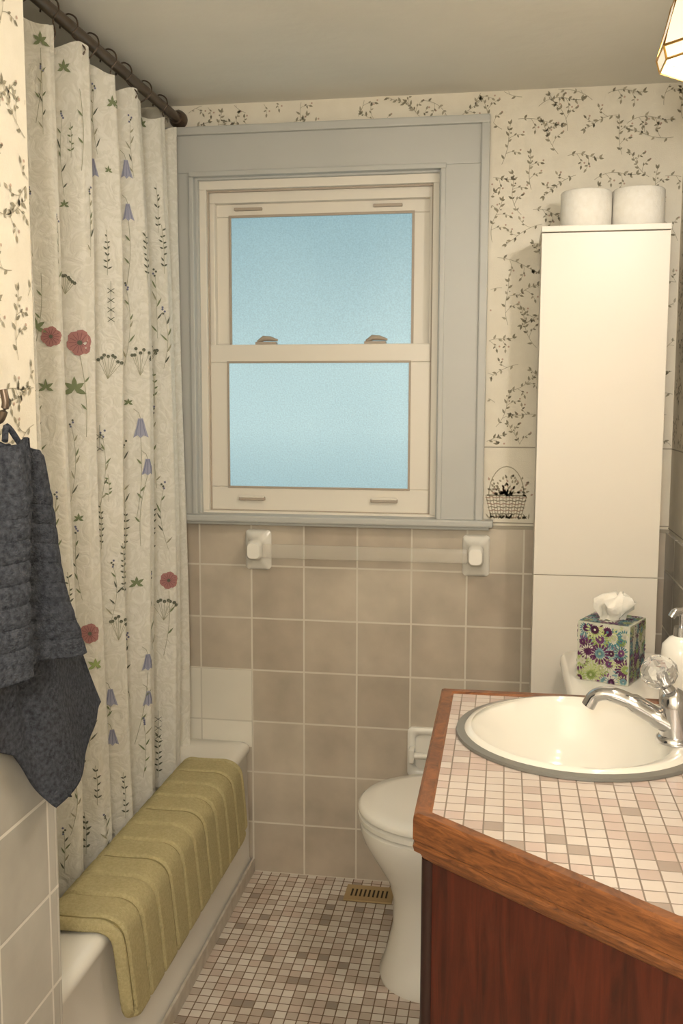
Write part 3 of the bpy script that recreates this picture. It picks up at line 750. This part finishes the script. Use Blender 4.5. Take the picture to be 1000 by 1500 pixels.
# ---------------------------------------------------------------- vanity light
vl=empty('vanity_light')
box('wall_plate',XR-.02,XR-.001,-1.62,-.88,2.0,2.11,M['brass'],vl,.005)
for i,y in enumerate((-.985,-1.25,-1.515)):
    xx=1.028;zo=.034
    n=8
    def oc(r,z):
        return [(xx+r*math.cos(2*math.pi*(k+.5)/n),y+r*math.sin(2*math.pi*(k+.5)/n),z+zo) for k in range(n)]
    lo_=[oc(.034,2.055),oc(.075,1.985),oc(.096,1.905),oc(.090,1.885)]
    sh=loft('glass_shade_%d'%(i+1),lo_,M['shade'],vl,True,False,smooth=False)
    for k in range(n):
        sweep('lead_%d_%d'%(i,k),[lo_[a][k] for a in range(4)],.0022,M['brass'],vl,6)
    for a in (0,1,2,3):
        rr=lo_[a]+[lo_[a][0]];sweep('lead_ring_%d_%d'%(i,a),rr,.0022,M['brass'],vl,6)
    sweep('arm_%d'%(i+1),catmull([(XR-.018,y,2.055),(XR-.05,y,2.10),(xx,y,2.115),(xx,y,2.09)],5),.006,M['brass'],vl,10)
    bm=bmesh.new();bmesh.ops.create_uvsphere(bm,u_segments=16,v_segments=10,radius=.026)
    for v in bm.verts:v.co+=Vector((xx,y,1.99))
    me=bpy.data.meshes.new('bulb_%d'%(i+1));bm.to_mesh(me);bm.free();me.materials.append(M['bulb']);link(bpy.data.objects.new('bulb_%d'%(i+1),me),vl)
    ld=bpy.data.lights.new('lamp_%d'%(i+1),'POINT');ld.energy=(10.0,1.5,1.5)[i];ld.color=(1,.945,.86);ld.shadow_soft_size=.025
    lo=bpy.data.objects.new('lamp_%d'%(i+1),ld);lo.location=(xx,y,1.905);link(lo,vl)
# added fill light, unseen behind the camera, modelled as a pendant
cl=empty('added_fill_light')
LX,LY=.62,-2.98
sweep('fill_canopy',[(LX,LY,H-.001),(LX,LY,H-.02),(LX,LY,H-.024)],[.06,.06,.02],M['brass'],cl,24)
sweep('stem',[(LX,LY,H-.02),(LX,LY,H-.34)],.006,M['brass'],cl,10)
bm=bmesh.new();bmesh.ops.create_uvsphere(bm,u_segments=16,v_segments=10,radius=.035)
for v in bm.verts:v.co+=Vector((LX,LY,H-.37))
me=bpy.data.meshes.new('fill_bulb');bm.to_mesh(me);bm.free();me.materials.append(M['bulb']);link(bpy.data.objects.new('fill_bulb',me),cl)
ld=bpy.data.lights.new('added_fill_lamp','POINT');ld.shadow_soft_size=.12;ld.energy=41;ld.color=(1,.965,.90)
lo=bpy.data.objects.new('added_fill_lamp',ld);lo.location=(LX,LY,H-.56);link(lo,cl)
# ---------------------------------------------------------------- world + camera
w=bpy.data.worlds.new('World');S.world=w;w.use_nodes=True
w.node_tree.nodes['Background'].inputs[0].default_value=(.35,.6,.7,1);w.node_tree.nodes['Background'].inputs[1].default_value=.6
cd=bpy.data.cameras.new('camera');co=bpy.data.objects.new('camera',cd);S.collection.objects.link(co)
cd.sensor_fit='VERTICAL';cd.sensor_height=24;cd.sensor_width=16;cd.lens=24*FP/1500;cd.clip_start=.02
mt=Matrix.Identity(4)
for i in range(3):
    mt[i][0]=R2[i];mt[i][1]=U2[i];mt[i][2]=-F[i];mt[i][3]=CO[i]
co.matrix_world=mt
S.camera=co
S.view_settings.view_transform='Standard'
